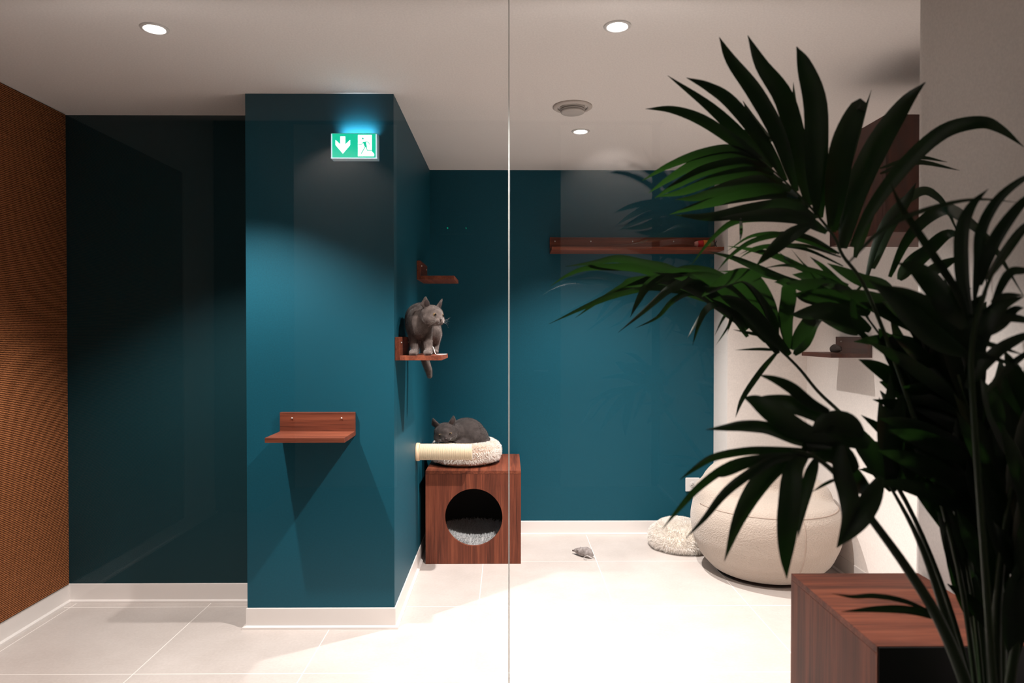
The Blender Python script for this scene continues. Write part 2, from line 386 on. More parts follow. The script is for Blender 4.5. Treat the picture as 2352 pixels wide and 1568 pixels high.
# ------------------------------------------------------------------ exit sign
sx, sz = P(819, 342, YC).x, P(819, 342, YC).z
M_ACR = mat('sign_acrylic_edge', (0.75, 0.8, 0.85), 0.2, emis=(0.70, 0.85, 1.0), es=0.9)
M_GRN = mat('sign_green', (0.0, 0.35, 0.22), 0.3, emis=(0.0, 0.56, 0.34), es=1.0)
M_SWH = mat('sign_white', (0.9, 0.9, 0.9), 0.3, emis=(0.93, 1.0, 0.98), es=1.7)
es = thing('exit_sign', (sx, YC - 0.02, sz), 'lit green exit sign with down arrow and running figure on the teal column', 'exit sign')
W2, H2s = 0.106, 0.0575
y0, y1 = YC - 0.052, YC - 0.0005
bm = bmesh.new()
for a in [(sx - W2, sx - W2 + 0.003, y0, y1, sz - H2s, sz + H2s), (sx + W2 - 0.003, sx + W2, y0, y1, sz - H2s, sz + H2s),
          (sx - W2, sx + W2, y0, y1, sz - H2s, sz - H2s + 0.003), (sx - W2, sx + W2, y1 - 0.016, y1, sz + H2s - 0.02, sz + H2s),
          (sx - W2, sx + W2, y0, y0 + 0.003, sz + H2s - 0.02, sz + H2s), (sx - W2, sx + W2, y0 + 0.002, y1, sz + H2s - 0.022, sz + H2s - 0.018)]:
    box(bm, *a)
part('housing', bm, mat('sign_housing', (0.45, 0.52, 0.55), 0.3, emis=(0.25, 0.5, 0.6), es=0.12), es)
part('added_glow_strip', B(sx - 0.07, sx + W2 - 0.014, y0 + 0.007, y1 - 0.018, sz + H2s - 0.0178, sz + H2s - 0.014), mat('added_sign_glow', (1, 1, 1), 0.3, emis=(0.75, 0.92, 1.0), es=2), es)  # added strip, a stand-in source for the glow above the sign
SL = bpy.data.lights.new('added_glow_light', 'AREA'); SL.shape = 'RECTANGLE'; SL.size = 0.15; SL.size_y = 0.008; SL.energy = 0.36; SL.spread = R(90); SL.color = (0.70, 0.90, 1.0)  # added area lamp that throws the glow on the wall above
slo = bpy.data.objects.new('added_glow_light', SL); C.objects.link(slo); slo.parent = es
slo.location = (0.012, y0 + 0.008 - es.location.y, H2s - 0.006); slo.rotation_euler = Vector((0, 1, 0.85)).to_track_quat('-Z', 'Y').to_euler()
fp = part('sign_face', B(sx - W2 + 0.002, sx + W2 - 0.002, y0 - 0.002, y0, sz - H2s + 0.002, sz + H2s - 0.002, bev=0.0006, seg=1), M_GRN, es)
def flat(polys, yf, th, m, name, parent):
    bm = bmesh.new()
    for poly in polys:
        a = [bm.verts.new((sx + x, yf, sz + z)) for x, z in poly]; b = [bm.verts.new((sx + x, yf - th, sz + z)) for x, z in poly]
        n = len(a); bm.faces.new(a); bm.faces.new(b[::-1])
        for k in range(n): bm.faces.new((a[k], a[(k + 1) % n], b[(k + 1) % n], b[k]))
    return part(name, bm, m, parent)
def circ(x, z, r, n=16): return [(x + r * math.cos(2 * math.pi * k / n), z + r * math.sin(2 * math.pi * k / n)) for k in range(n)]
def stroke(pts, wd):
    out = []
    for (xa, za), (xb, zb) in zip(pts, pts[1:]):
        d = Vector((xb - xa, zb - za)).normalized(); n = Vector((-d.y, d.x)) * wd / 2
        out.append([(xa + n.x, za + n.y), (xb + n.x, zb + n.y), (xb - n.x, zb - n.y), (xa - n.x, za - n.y)]); out.append(circ(xb, zb, wd / 2, 10)); out.append(circ(xa, za, wd / 2, 10))
    return out
yf = y0 - 0.002
ax = -0.051     # arrow
flat([[(ax - 0.0115, 0.043), (ax + 0.0115, 0.043), (ax + 0.0115, 0.006), (ax + 0.0335, 0.027), (ax + 0.0335, 0.003), (ax, -0.036), (ax - 0.0335, 0.003), (ax - 0.0335, 0.027), (ax - 0.0115, 0.006)]], yf, 0.0008, M_SWH, 'arrow', fp)
flat([[(0.018, 0.050), (0.082, 0.050), (0.082, -0.026), (0.092, -0.036), (0.092, -0.048), (0.018, -0.048)],
      ], yf, 0.0006, M_SWH, 'doorway', fp)
run = [circ(0.041, 0.033, 0.0045)]
run += [[(0.040, 0.018), (0.055, 0.019), (0.060, -0.008), (0.050, -0.006)]]
run += stroke([(0.053, 0.018), (0.066, 0.017), (0.072, 0.006)], 0.0028) + stroke([(0.043, 0.016), (0.034, 0.006), (0.020, 0.006)], 0.0030)
run += stroke([(0.057, -0.006), (0.061, -0.021), (0.082, -0.021)], 0.0034) + stroke([(0.052, -0.004), (0.034, -0.035)], 0.0036)
flat(run, yf - 0.0006, 0.0006, M_GRN, 'running_figure', fp)
bm = bmesh.new()
for s in (-1, 1): box(bm, sx + s * (W2 - 0.004) - 0.0022, sx + s * (W2 - 0.004) + 0.0022, y0 - 0.004, y0, sz - H2s + 0.003, sz + H2s - 0.004, bev=0.001)
box(bm, sx - W2, sx + W2, y0 - 0.004, y0, sz - H2s - 0.001, sz - H2s + 0.0035, bev=0.001)
part('edge_strip', bm, M_ACR, es)

# ------------------------------------------------------------------ L shaped walnut shelves
def l_shelf(p, u, wv, length, zb, label, depth=0.22, th=0.022, screws=(0.05, 0.29), group=None, name='wall_shelf', wm=None):
    """p: wall point at the start of the shelf, u: direction along the wall, wv: out from the wall, zb: underside height"""
    u = Vector(u); wv = Vector(wv); p = Vector((p[0], p[1], 0)); mw = wm or (WX if abs(u.x) > 0.5 else WY)
    t = thing(name, p + u * length / 2 + Vector((0, 0, zb)), label, 'shelf', group)
    def bx(u0, u1, w0, w1, z0, z1):
        a = p + u * u0 + wv * w0; b = p + u * u1 + wv * w1
        return B(min(a.x, b.x), max(a.x, b.x), min(a.y, b.y), max(a.y, b.y), z0, z1, bev=0.0012)
    part('back_plate', bx(0, length, 0.0008, th, zb, zb + 0.11), mw, t)
    part('board', bx(0, length, th + 0.0003, depth, zb, zb + th), mw, t)
    for s in screws:
        q = p + u * s + wv * (th + 0.001) + Vector((0, 0, zb + 0.083))
        part('screw', ball(bmesh.new(), q, 0.0045, u=12, v=8), M_SCREW, t, True)
    return t
l_shelf((-1.058, YC), (1, 0, 0), (0, -1, 0), 0.348, 0.907, 'walnut L-shaped shelf on the front of the teal column, with empty board', screws=(0.057, 0.287))
l_shelf((XC1, YC + 0.02), (0, 1, 0), (1, 0, 0), 0.348, 1.257, 'walnut shelf on the side of the column, the one the grey cat stands on')
l_shelf((XC1, 4.0), (0, 1, 0), (1, 0, 0), 0.348, 1.700, 'dark walnut shelf high in the corner above the standing cat')
l_shelf((0.29, YB), (1, 0, 0), (0, -1, 0), XP - 0.29 - 0.002, 1.928, 'long walnut shelf across the teal back wall with a toy at its right end', screws=(0.035, 0.28, 0.565, 0.845))
l_shelf((XR, 3.60), (0, 1, 0), (-1, 0, 0), 0.36, 1.255, 'small walnut shelf on the white right wall behind the palm leaves', depth=0.22, wm=wood('Y', 'shaded_walnut_crosswise', 0.45))  # walnut darkened in its colour to stand in for vignetting

# ------------------------------------------------------------------ cube cat house with round hole
def holed_panel(x0, x1, z0, z1, y0, y1, cx, cz, r, n=96):
    bm = bmesh.new(); rows = []
    for y in (y0, y1):
        inn, out = [], []
        for k in range(n):
            a = 2 * math.pi * (k + 0.5) / n; dx, dz = math.cos(a), math.sin(a)
            inn.append(bm.verts.new((cx + r * dx, y, cz + r * dz)))
            t = min(((x1 - cx) / dx if dx > 1e-9 else (x0 - cx) / dx if dx < -1e-9 else 1e9), ((z1 - cz) / dz if dz > 1e-9 else (z0 - cz) / dz if dz < -1e-9 else 1e9))
            out.append([cx + t * dx, y, cz + t * dz])
        # snap the nearest outline point onto each corner
        for (qx, qz) in ((x0, z0), (x0, z1), (x1, z0), (x1, z1)):
            k = min(range(n), key=lambda i: (out[i][0] - qx) ** 2 + (out[i][2] - qz) ** 2); out[k][0] = qx; out[k][2] = qz
        rows.append((inn, [bm.verts.new(c) for c in out]))
    for k in range(n):
        j = (k + 1) % n
        (i0, o0), (i1, o1) = rows
        bm.faces.new((i0[k], o0[k], o0[j], i0[j])); bm.faces.new((i1[k], i1[j], o1[j], o1[k]))
        bm.faces.new((i0[k], i0[j], i1[j], i1[k])); bm.faces.new((o0[k], o1[k], o1[j], o0[j]))
    return bm
hx0, hx1, hy0, hy1, hh, th = -0.490, 0.082, 4.085, 4.650, 0.562, 0.020
ch = thing('cat_cube_house', ((hx0 + hx1) / 2, (hy0 + hy1) / 2, 0), 'walnut cube cat house with a round entrance hole, standing beside the column', 'cat house')
hcx, hcz = P(1088, 1188, hy0).x, P(1088, 1188, hy0).z
part('front_panel', holed_panel(hx0, hx1, 0.001, hh - th - 0.0008, hy0, hy0 + th, hcx, hcz, 0.1725), WZ, ch)
part('top_panel', B(hx0, hx1, hy0, hy1, hh - th, hh, bev=0.001), WY, ch)
part('side_panel', B(hx0, hx0 + th, hy0 + th + 0.001, hy1, 0.001, hh - th - 0.0008), WZ, ch)
part('side_panel', B(hx1 - th, hx1, hy0 + th + 0.001, hy1, 0.001, hh - th - 0.0008), WZ, ch)
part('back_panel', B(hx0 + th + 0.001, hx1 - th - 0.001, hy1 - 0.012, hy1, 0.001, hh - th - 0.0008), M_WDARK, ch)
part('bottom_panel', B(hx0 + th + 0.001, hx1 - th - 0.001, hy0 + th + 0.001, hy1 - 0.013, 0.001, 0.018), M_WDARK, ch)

def fluffy(name, prof, c, m_core, m_pile, label, cat, count, L, wd, seed, keep=None, squash=(1, 1), bumps=0.012):
    """round plush piece from a lathe profile, with standing pile"""
    bm = lathe(bmesh.new(), prof, (0, 0, 0), 72)
    bmesh.ops.subdivide_edges(bm, edges=bm.edges, cuts=1, use_grid_fill=True)
    for v in bm.verts:
        v.co.x *= squash[0]; v.co.y *= squash[1]
        if v.co.z > 0.004:
            nv = noise.noise(v.co * 11 + Vector((seed, 0, 0))) * bumps; v.co += v.co.normalized() * nv
        v.co += Vector(c)
    bmesh.ops.recalc_face_normals(bm, faces=bm.faces)
    t = thing(name, c, label, cat)
    pl = pile(bm, count, L, wd, seed=seed, keep=keep)
    part('cover', bm, m_core, t, True)
    q = part('pile', pl, m_pile, t); q['kind'] = 'stuff'
    return t
def plush(name, c):
    m = mat(name, c, 0.95, spec=0.1, sheen=0.4); nt = m.node_tree
    tr = N(nt, 'ShaderNodeBsdfTranslucent'); tr.inputs[0].default_value = (*c, 1); mx = N(nt, 'ShaderNodeMixShader'); mx.inputs[0].default_value = 0.25
    o = nt.nodes['Material Output']; nt.links.new(bsdf(m).outputs[0], mx.inputs[1]); nt.links.new(tr.outputs[0], mx.inputs[2]); nt.links.new(mx.outputs[0], o.inputs[0]); return m
M_PLW = plush('white_plush', (0.96, 0.92, 0.87)); M_PLC = plush('cream_plush', (0.95, 0.90, 0.85)); M_PLG = plush('pale_grey_plush', (0.86, 0.87, 0.88))
M_CORE = mat('plush_backing', (0.84, 0.77, 0.68), 0.95)
M_COREB = mat('plush_backing_grey', (0.7, 0.7, 0.7), 0.95)
# cushion inside the house
ccx, ccy = (hx0 + hx1) / 2, 4.375
fluffy('round_cushion', [(0, 0), (0.21, 0), (0.238, 0.03), (0.232, 0.08), (0.20, 0.115), (0.15, 0.09), (0.08, 0.062), (0, 0.055)], (ccx, ccy, 0.019), M_COREB, M_PLG,
       'grey white fluffy cushion lying inside the walnut cube house', 'cushion', 12000, 0.032, 0.0017, 3, keep=lambda p, n: n.z > -0.2)
# donut bed on the house
bx_, by_ = -0.268, 4.355
fluffy('cat_bed', [(0, 0.002), (0.17, 0.002), (0.205, 0.018), (0.222, 0.055), (0.218, 0.098), (0.195, 0.128), (0.165, 0.136), (0.135, 0.12), (0.12, 0.09), (0.10, 0.07), (0, 0.062)],
       (bx_, by_, hh), mat('bed_backing', (0.52, 0.34, 0.24), 0.95), M_PLW, 'white fluffy round bed on top of the cube house, a cat in it', 'cat bed', 50000, 0.015, 0.0012, 5,
       keep=lambda p, n: p.z > hh + 0.03, squash=(1.0, 1.0))

# scratching post fixed to the column side
M_ROPE = mat('cream_sisal_rope', (0.75, 0.60, 0.42), 0.85, spec=0.2)
sp0 = P(954, 1038, 3.955)
pr = 0.0475; pz = sp0.z; px0 = XC1 + 0.001; px1 = -0.205; pyc = 3.965
po = thing('scratching_post', (px0, pyc, pz), 'short cream rope scratching post sticking out from the column in front of the bed', 'scratching post')
part('wall_cap', lathe(bmesh.new(), [(0, 0), (pr + 0.004, 0), (pr + 0.005, 0.004), (pr + 0.004, 0.020), (pr, 0.021), (0, 0.021)], (px0, pyc, pz), 48, 'X'), mat('pale_wood_cap', (0.78, 0.55, 0.36), 0.5), po, True, label='pale wooden cap')
prof = [(0, 0.0215)]; n = 52; L = px1 - px0 - 0.0215
for k in range(n):
    x = 0.0215 + L * k / n; dx = L / n
    prof += [(pr - 0.0035, x), (pr - 0.0006, x + dx * 0.25), (pr, x + dx * 0.5), (pr - 0.0006, x + dx * 0.75)]
prof += [(pr - 0.003, 0.0215 + L), (0, 0.0215 + L)]
part('rope_wrap', lathe(bmesh.new(), prof, (px0, pyc, pz), 40, 'X'), M_ROPE, po, True)

# ------------------------------------------------------------------ wooden cabinets on the right
bxl, bxr, byf, byb, bh = P(1817, 1317, YG - 0.02).x, 1.372, 1.73, YG - 0.02, 0.585
bc = thing('plant_side_cabinet', ((bxl + bxr) / 2, (byf + byb) / 2, 0), 'low walnut box cabinet with a black front, beside the palm', 'cabinet')
part('side_panel', B(bxl, bxl + 0.02, byf, byb, 0.001, bh - 0.0205, bev=0.0008), WZ, bc)
part('side_panel', B(bxr - 0.02, bxr, byf, byb, 0.001, bh - 0.0205, bev=0.0008), WZ, bc)
part('top_panel', B(bxl, bxr, byf, byb, bh - 0.02, bh, bev=0.0012), WX, bc)
part('back_panel', B(bxl + 0.0205, bxr - 0.0205, byb - 0.012, byb, 0.001, bh - 0.0205), M_WDARK, bc)
part('front_panel', B(bxl + 0.003, bxr - 0.003, byf - 0.004, byf - 0.0005, 0.001, bh - 0.002, bev=0.0008), M_BLACK, bc, label='black front panel')
# cube box high on the right wall
qx0, qx1, qy0, qy1, qz0, qz1 = 1.476, XR - 0.002, 2.66, 3.12, 1.780, 2.238
WBZ = wood('Z', 'dark_walnut_veneer', 0.35)
wb = thing('wall_box', ((qx0 + qx1) / 2, (qy0 + qy1) / 2, qz0), 'dark walnut box hung high on the right wall behind the palm fronds', 'wall box')
part('side_panel', B(qx0, qx0 + 0.02, qy0 + 0.0205, qy1, qz0, qz1, bev=0.001), WBZ, wb)
part('front_panel', B(qx0, qx1, qy0, qy0 + 0.02, qz0, qz1, bev=0.001), WBZ, wb)
part('top_panel', B(qx0 + 0.0205, qx1, qy0 + 0.0205, qy1, qz1 - 0.02, qz1), WBZ, wb)
part('bottom_panel', B(qx0 + 0.0205, qx1, qy0 + 0.0205, qy1, qz0, qz0 + 0.02), WBZ, wb)

# ------------------------------------------------------------------ socket
kx, kz = P(1590, 1112, YB).x, P(1590, 1112, YB).z
so = thing('wall_socket', (kx, YB - 0.001, kz), 'white square wall socket low on the teal wall beside the armchair', 'socket')
part('cover_plate', B(kx - 0.049, kx + 0.049, YB - 0.012, YB - 0.0005, kz - 0.048, kz + 0.048, bev=0.005), mat('white_socket_plastic', (0.78, 0.74, 0.72), 0.3), so)
bm = lathe(bmesh.new(), [(0, -0.0132), (0.021, -0.0132), (0.0225, -0.012), (0, -0.012)], (kx, YB, kz), 32, 'Y')
part('socket_insert', bm, mat('socket_insert_plastic', (0.66, 0.62, 0.60), 0.35), so, True)
bm = bmesh.new()
for dx, dz in ((-0.010, -0.003), (0.010, -0.003), (0, 0.007), (-0.003, -0.003), (0.004, 0.004)): ball(bm, (kx + dx, YB - 0.0134, kz + dz), (0.0024, 0.001, 0.0024), u=10, v=6)
part('socket_holes', bm, M_BLACK, so)

# ------------------------------------------------------------------ boucle armchair
M_BOU = mat('cream_boucle', (0.44, 0.37, 0.315), 0.95, spec=0.1, sheen=0.3)
def boucle(m):
    nt = m.node_tree; v = coords(m)
    vo = N(nt, 'ShaderNodeTexVoronoi'); vo.inputs['Scale'].default_value = 120; n = N(nt, 'ShaderNodeTexNoise'); n.inputs['Scale'].default_value = 75; n.inputs['Detail'].default_value = 4; n.inputs['Distortion'].default_value = 1.5
    nt.links.new(v, vo.inputs['Vector']); nt.links.new(v, n.inputs['Vector'])
    ad = N(nt, 'ShaderNodeMath', operation='ADD'); nt.links.new(vo.outputs['Distance'], ad.inputs[0]); nt.links.new(n.outputs['Fac'], ad.inputs[1])
    bp = N(nt, 'ShaderNodeBump'); bp.inputs['Strength'].default_value = 0.5; bp.inputs['Distance'].default_value = 0.0045
    nt.links.new(ad.outputs[0], bp.inputs['Height']); nt.links.new(bp.outputs['Normal'], bsdf(m).inputs['Normal'])
boucle(M_BOU)
ax_, ay_ = 1.500, 3.955
bm = bmesh.new()
lathe(bm, [(0, 0.006), (0.245, 0.006), (0.30, 0.03), (0.365, 0.10), (0.408, 0.20), (0.422, 0.30), (0.412, 0.37), (0.375, 0.425), (0.30, 0.455), (0.15, 0.47), (0, 0.472)], (ax_, ay_, 0), 64)
ball(bm, (ax_ + 0.02, ay_ + 0.165, 0.455), (0.345, 0.215, 0.215), u=40, v=28)
for s in (-1, 1): ball(bm, (ax_ + s * 0.26, ay_ + 0.06, 0.42), (0.135, 0.22, 0.125), u=32, v=20)
bm = fuse(bm, 0.016, 6, 0.6)
for v in bm.verts: v.co.x = min(v.co.x, XR - 0.008); v.co.y = min(v.co.y, YP - 0.008)
bmesh.ops.recalc_face_normals(bm, faces=bm.faces)
bvh = BVHTree.FromBMesh(bm)
ar = thing('boucle_armchair', (ax_, ay_, 0), 'round cream boucle armchair standing against the white wall behind the palm', 'armchair')
part('upholstery', bm, M_BOU, ar, True)
def on_skin(org, dirs, lift=0.0):
    out = []
    for d in dirs:
        d = Vector(d).normalized(); h = bvh.ray_cast(Vector(org) + d * 1.0, -d)
        if h[0]: out.append(h[0] + h[1] * lift)
    return out
M_SEAM = mat('boucle_piping', (0.38, 0.30, 0.25), 0.95)
s1 = on_skin((ax_, ay_, 0.24), [(math.sin(R(8)), -math.cos(R(8)), 0 + math.tan(R(a))) for a in range(-36, 42, 4)])
part('seam', tube(bmesh.new(), s1, 0.0035, 6), M_SEAM, ar, True)
s2 = [q for q in on_skin((ax_, ay_, 0.0), [(math.sin(R(a)), -math.cos(R(a)), 0.40 / 0.40) for a in range(-80, 84, 5)])]
s2 = on_skin((ax_, ay_, 0.405), [(math.sin(R(a)), -math.cos(R(a)), 0.0) for a in range(-84, 88, 5)])
part('seam', tube(bmesh.new(), s2, 0.0035, 6), M_SEAM, ar, True)
part('base_ring', lathe(bmesh.new(), [(0, 0.0005), (0.27, 0.0005), (0.272, 0.006), (0, 0.006)], (ax_, ay_, 0), 48), mat('dark_base_fabric', (0.03, 0.025, 0.022), 0.9), ar)

# fluffy floor pouf
fluffy('floor_cushion', [(0, 0.002), (0.15, 0.002), (0.198, 0.02), (0.212, 0.055), (0.198, 0.10), (0.15, 0.142), (0.08, 0.158), (0, 0.162)], (1.135, 4.42, 0), M_CORE, M_PLC,
       'cream fluffy round cushion on the floor left of the armchair', 'cushion', 44000, 0.018, 0.0013, 9, keep=lambda p, n: p.z > 0.015)

# ------------------------------------------------------------------ toys
M_FELT = add_noise(mat('grey_felt', rough=0.95, spec=0.1), (0.20, 0.17, 0.16), (0.40, 0.36, 0.35), scale=60, bump=0.3)
def toy_mouse(c, yaw, label, m, scale=1.0):
    c = Vector(c); t = thing('toy_mouse', c, label, 'cat toy')
    Mx = Matrix.Rotation(yaw, 3, 'Z')
    L_ = lambda x, y, z: c + Mx @ Vector((x, y, z)) * scale
    bm = bmesh.new()
    prof = [(-0.075, 0.004), (-0.066, 0.010), (-0.045, 0.019), (-0.015, 0.028), (0.02, 0.032), (0.045, 0.028), (0.062, 0.016), (0.066, 0.003)]
    rings = []
    for x, r in prof:
        rings.append([bm.verts.new(L_(x, r * 0.95 * math.cos(a), max(0.001, 0.0 + r * 0.95 + r * math.sin(a)) + (0.016 if x < -0.05 else 0.008 if x < -0.03 else 0))) for a in [2 * math.pi * k / 20 for k in range(20)]])
    for a, b in zip(rings, rings[1:]):
        for k in range(20): bm.faces.new((a[k], a[(k + 1) % 20], b[(k + 1) % 20], b[k]))
    bm.faces.new(rings[0]); bm.faces.new(rings[-1][::-1])
    part('body', bm, m, t, True)
    part('nose', ball(bmesh.new(), L_(-0.078, 0, 0.021), 0.0058 * scale, u=12, v=8), mat('dark_bead', (0.03, 0.008, 0.008), 0.3), t, True, label='dark red bead nose')
    for s in (-1, 1):
        bm = bmesh.new(); Me = Mx @ Matrix.Rotation(R(30 * s), 3, 'X')
        ball(bm, L_(-0.030, s * 0.020, 0.042), (0.009 * scale, 0.0022 * scale, 0.008 * scale), Me, 14, 10)
        part('ear', bm, m, t, True)
    pts = spline([L_(0.060, 0, 0.012), L_(0.085, -0.010, 0.004), L_(0.082, -0.034, 0.010), L_(0.052, -0.046, 0.024), L_(0.028, -0.040, 0.007), L_(0.035, -0.056, 0.004), L_(0.058, -0.058, 0.003)], 5)
    bm = bmesh.new(); up = Vector((0, 0, 1)); prev = None      # a flat felt ribbon for the tail
    for q in pts:
        a = [bm.verts.new(q + up * (0.0060 * scale) * s + Vector((0.0008 * e, 0.0008 * e, 0))) for s, e in ((0, -1), (0, 1), (1, 1), (1, -1))]
        if prev:
            for k in range(4): bm.faces.new((prev[k], prev[(k + 1) % 4], a[(k + 1) % 4], a[k]))
        else: bm.faces.new(a)
        prev = a
    bm.faces.new(prev[::-1])
    part('tail', bm, mat('pale_felt_tail', (0.62, 0.58, 0.56), 0.9), t, label='pale curled felt tail')
    return t
toy_mouse((0.475, 4.22, 0.0005), R(-38), 'grey felt toy mouse lying alone on the tiled floor', M_FELT)
M_FELT2 = mat('dark_brown_felt', (0.045, 0.032, 0.026), 0.95)
toy_mouse((XR - 0.125, 3.74, 1.2785), R(90), 'dark toy mouse on the small shelf on the white wall', M_FELT2, 0.75)
# striped fish toy on the long shelf
fx, fy, fz = P(1620, 562, 4.53).x, 4.53, 1.9505
ft = thing('toy_fish', (fx, fy, fz), 'red and orange fish shaped toy at the right end of the long shelf', 'cat toy')
def fish_seg(x0, x1, n=5):
    def rad(t): return 0.026 * math.sin(math.pi * min(1, 0.12 + t * 0.8)) ** 0.7
    bm = bmesh.new(); rings = []
    for k in range(n + 1):
        t = x0 + (x1 - x0) * k / n; r = rad(t)
        rings.append([bm.verts.new((fx - 0.072 + 0.135 * t, fy + r * 0.75 * math.cos(a), fz + 0.027 + r * math.sin(a))) for a in [2 * math.pi * q / 20 for q in range(20)]])
    for a, b in zip(rings, rings[1:]):
        for q in range(20): bm.faces.new((a[q], a[(q + 1) % 20], b[(q + 1) % 20], b[q]))
    bm.faces.new(rings[0]); bm.faces.new(rings[-1][::-1]); return bm
for nm, a, b, c, lb in (('head', 0, 0.16, (0.55, 0.25, 0.22), 'pinkish snout'), ('red_band', 0.161, 0.42, (0.55, 0.01, 0.012), 'red band'), ('orange_band', 0.421, 0.60, (0.75, 0.20, 0.03), 'orange band'),
                        ('yellow_band', 0.601, 0.76, (0.50, 0.33, 0.07), 'mustard band'), ('tail_band', 0.761, 0.95, (0.16, 0.17, 0.10), 'olive tail end')):
    part(nm, fish_seg(a, b), mat('toy_' + nm, c, 0.7), ft, True, label=lb)
bm = bmesh.new()
v = [bm.verts.new(q) for q in [(fx + 0.052, fy - 0.002, fz + 0.027), (fx + 0.078, fy - 0.002, fz + 0.050), (fx + 0.070, fy - 0.002, fz + 0.028), (fx + 0.078, fy - 0.002, fz + 0.006)]]
f = bm.faces.new(v); r = bmesh.ops.extrude_face_region(bm, geom=[f]); bmesh.ops.translate(bm, verts=[q for q in r['geom'] if isinstance(q, bmesh.types.BMVert)], vec=(0, 0.005, 0))
part('tail_fin', bm, M_BLACK, ft)

# ------------------------------------------------------------------ cats
def fur_material(name, c1, c2):
    m = mat(name, rough=0.85, spec=0.2, sheen=0.5); bsdf(m).inputs['Sheen Roughness'].default_value = 0.4
    add_noise(m, tuple(a * 0.75 + b * 0.25 for a, b in zip(c1, c2)), tuple(a * 0.25 + b * 0.75 for a, b in zip(c1, c2)), scale=45, detail=6, bump=0.3, bdist=0.002); return m
M_FUR = fur_material('grey_fur', (0.075, 0.058, 0.052), (0.175, 0.136, 0.122))
M_FUR2 = fur_material('dark_grey_fur', (0.032, 0.025, 0.024), (0.075, 0.060, 0.056))
M_EAR = mat('inner_ear_skin', (0.040, 0.025, 0.023), 0.8)
M_NOSE = mat('cat_nose', (0.045, 0.030, 0.030), 0.4)
M_EYE = mat('amber_eye', (0.20, 0.13, 0.07), 0.05, spec=0.8); M_PUP = mat('pupil', (0.004, 0.004, 0.004), 0.05, spec=0.8)
M_WHISK = mat('whisker', (0.8, 0.78, 0.75), 0.5)
def head_frame(face, roll=0):
    f = Vector(face).normalized(); r = f.cross(Vector((0, 0, 1))).normalized(); u = r.cross(f)
    M = Matrix((r, f, u)).transposed()        # columns: right, forward, up
    return M @ Matrix.Rotation(roll, 3, 'Y')
def ear_lump(bm, c, M, s, sc, flare=1.0):
    L_ = lambda x, y, z: Vector(c) + M @ Vector((x, y, z)) * sc
    tip = Vector((s * 0.053 * flare, -0.002, 0.079)); cb = Vector((s * 0.034, -0.008, 0.030))
    for k in range(12):
        t = k / 11; p = cb.lerp(tip, t); wd = 0.032 * (1 - t) ** 0.8 + 0.0022
        ball(bm, L_(*p), (wd * sc, (0.0085 * (1 - t) + 0.0022) * sc, 0.0065 * sc), M @ Matrix.Rotation(R(-18 * s), 3, 'Y') @ Matrix.Rotation(R(-22 * s), 3, 'Z'), 16, 10)
def head_lumps(bm, c, M, sc=1.0, flat=1.0):
    L_ = lambda x, y, z: Vector(c) + M @ Vector((x, y, z)) * sc
    def e(x, y, z, a, b, d): ball(bm, L_(x, y, z), (a * sc, b * sc, d * sc), M, 24, 16)
    e(0, 0, 0, 0.056, 0.050, 0.046); e(0, 0.014, -0.008, 0.050, 0.042, 0.038)
    for s in (-1, 1):
        e(s * 0.030, 0.014, -0.018, 0.030, 0.030, 0.026); e(s * 0.0115, 0.050, -0.021, 0.0145, 0.014, 0.0115)
        ear_lump(bm, c, M, s, sc)
    e(0, 0.046, -0.008, 0.0115, 0.017, 0.012); e(0, 0.043, -0.033, 0.014, 0.013, 0.009); e(0, 0.030, 0.010, 0.026, 0.022, 0.022)
def head_parts(t, c, M, sc=1.0, squint=1.0):
    L_ = lambda x, y, z: Vector(c) + M @ Vector((x, y, z)) * sc
    for s in (-1, 1):
        eye = part('eye', ball(bmesh.new(), L_(s * 0.0235, 0.0420, 0.0035), (0.0108 * sc, 0.0088 * sc, 0.0092 * sc * squint), M, 20, 14), M_EYE, t, True, label='amber eye')
        part('pupil', ball(bmesh.new(), L_(s * 0.0245, 0.0484, 0.0035), (0.0064 * sc, 0.0034 * sc, 0.0074 * sc * squint), M, 14, 10), M_PUP, eye, True)
        bm = bmesh.new(); ball(bm, L_(s * 0.0415, 0.0010, 0.048), (0.0125 * sc, 0.0045 * sc, 0.0190 * sc), M @ Matrix.Rotation(R(22 * s), 3, 'Y') @ Matrix.Rotation(R(-22 * s), 3, 'Z'), 16, 12)
        part('inner_ear', bm, M_EAR, t, True)
    bm = bmesh.new(); ball(bm, L_(0, 0.0625, -0.0130), (0.0062 * sc, 0.0040 * sc, 0.0042 * sc), M, 14, 10)
    part('nose', bm, M_NOSE, t, True)
    bm = bmesh.new()
    tube(bm, [L_(-0.015, 0.0535, -0.0315), L_(-0.007, 0.0605, -0.0325), L_(0, 0.0625, -0.0275), L_(0, 0.0640, -0.018)], 0.0009 * sc, 6)
    tube(bm, [L_(0.015, 0.0535, -0.0315), L_(0.007, 0.0605, -0.0325), L_(0, 0.0625, -0.0275)], 0.0009 * sc, 6)
    part('mouth', bm, M_NOSE, t)
    for s in (-1, 1):
        bm = bmesh.new()
        for k in range(4):
            a = R(-30 + 19 * k); q = [L_(s * 0.019, 0.056, -0.020 - 0.002 * (2 - k)), L_(s * 0.042, 0.062, -0.020 + 0.024 * math.sin(a)), L_(s * 0.066, 0.055, -0.024 + 0.056 * math.sin(a))]
            tube(bm, spline(q, 4), [0.00016 * (1 - 0.8 * i_ / 8) for i_ in range(9)], 4)
        part('whiskers', bm, M_WHISK, t)

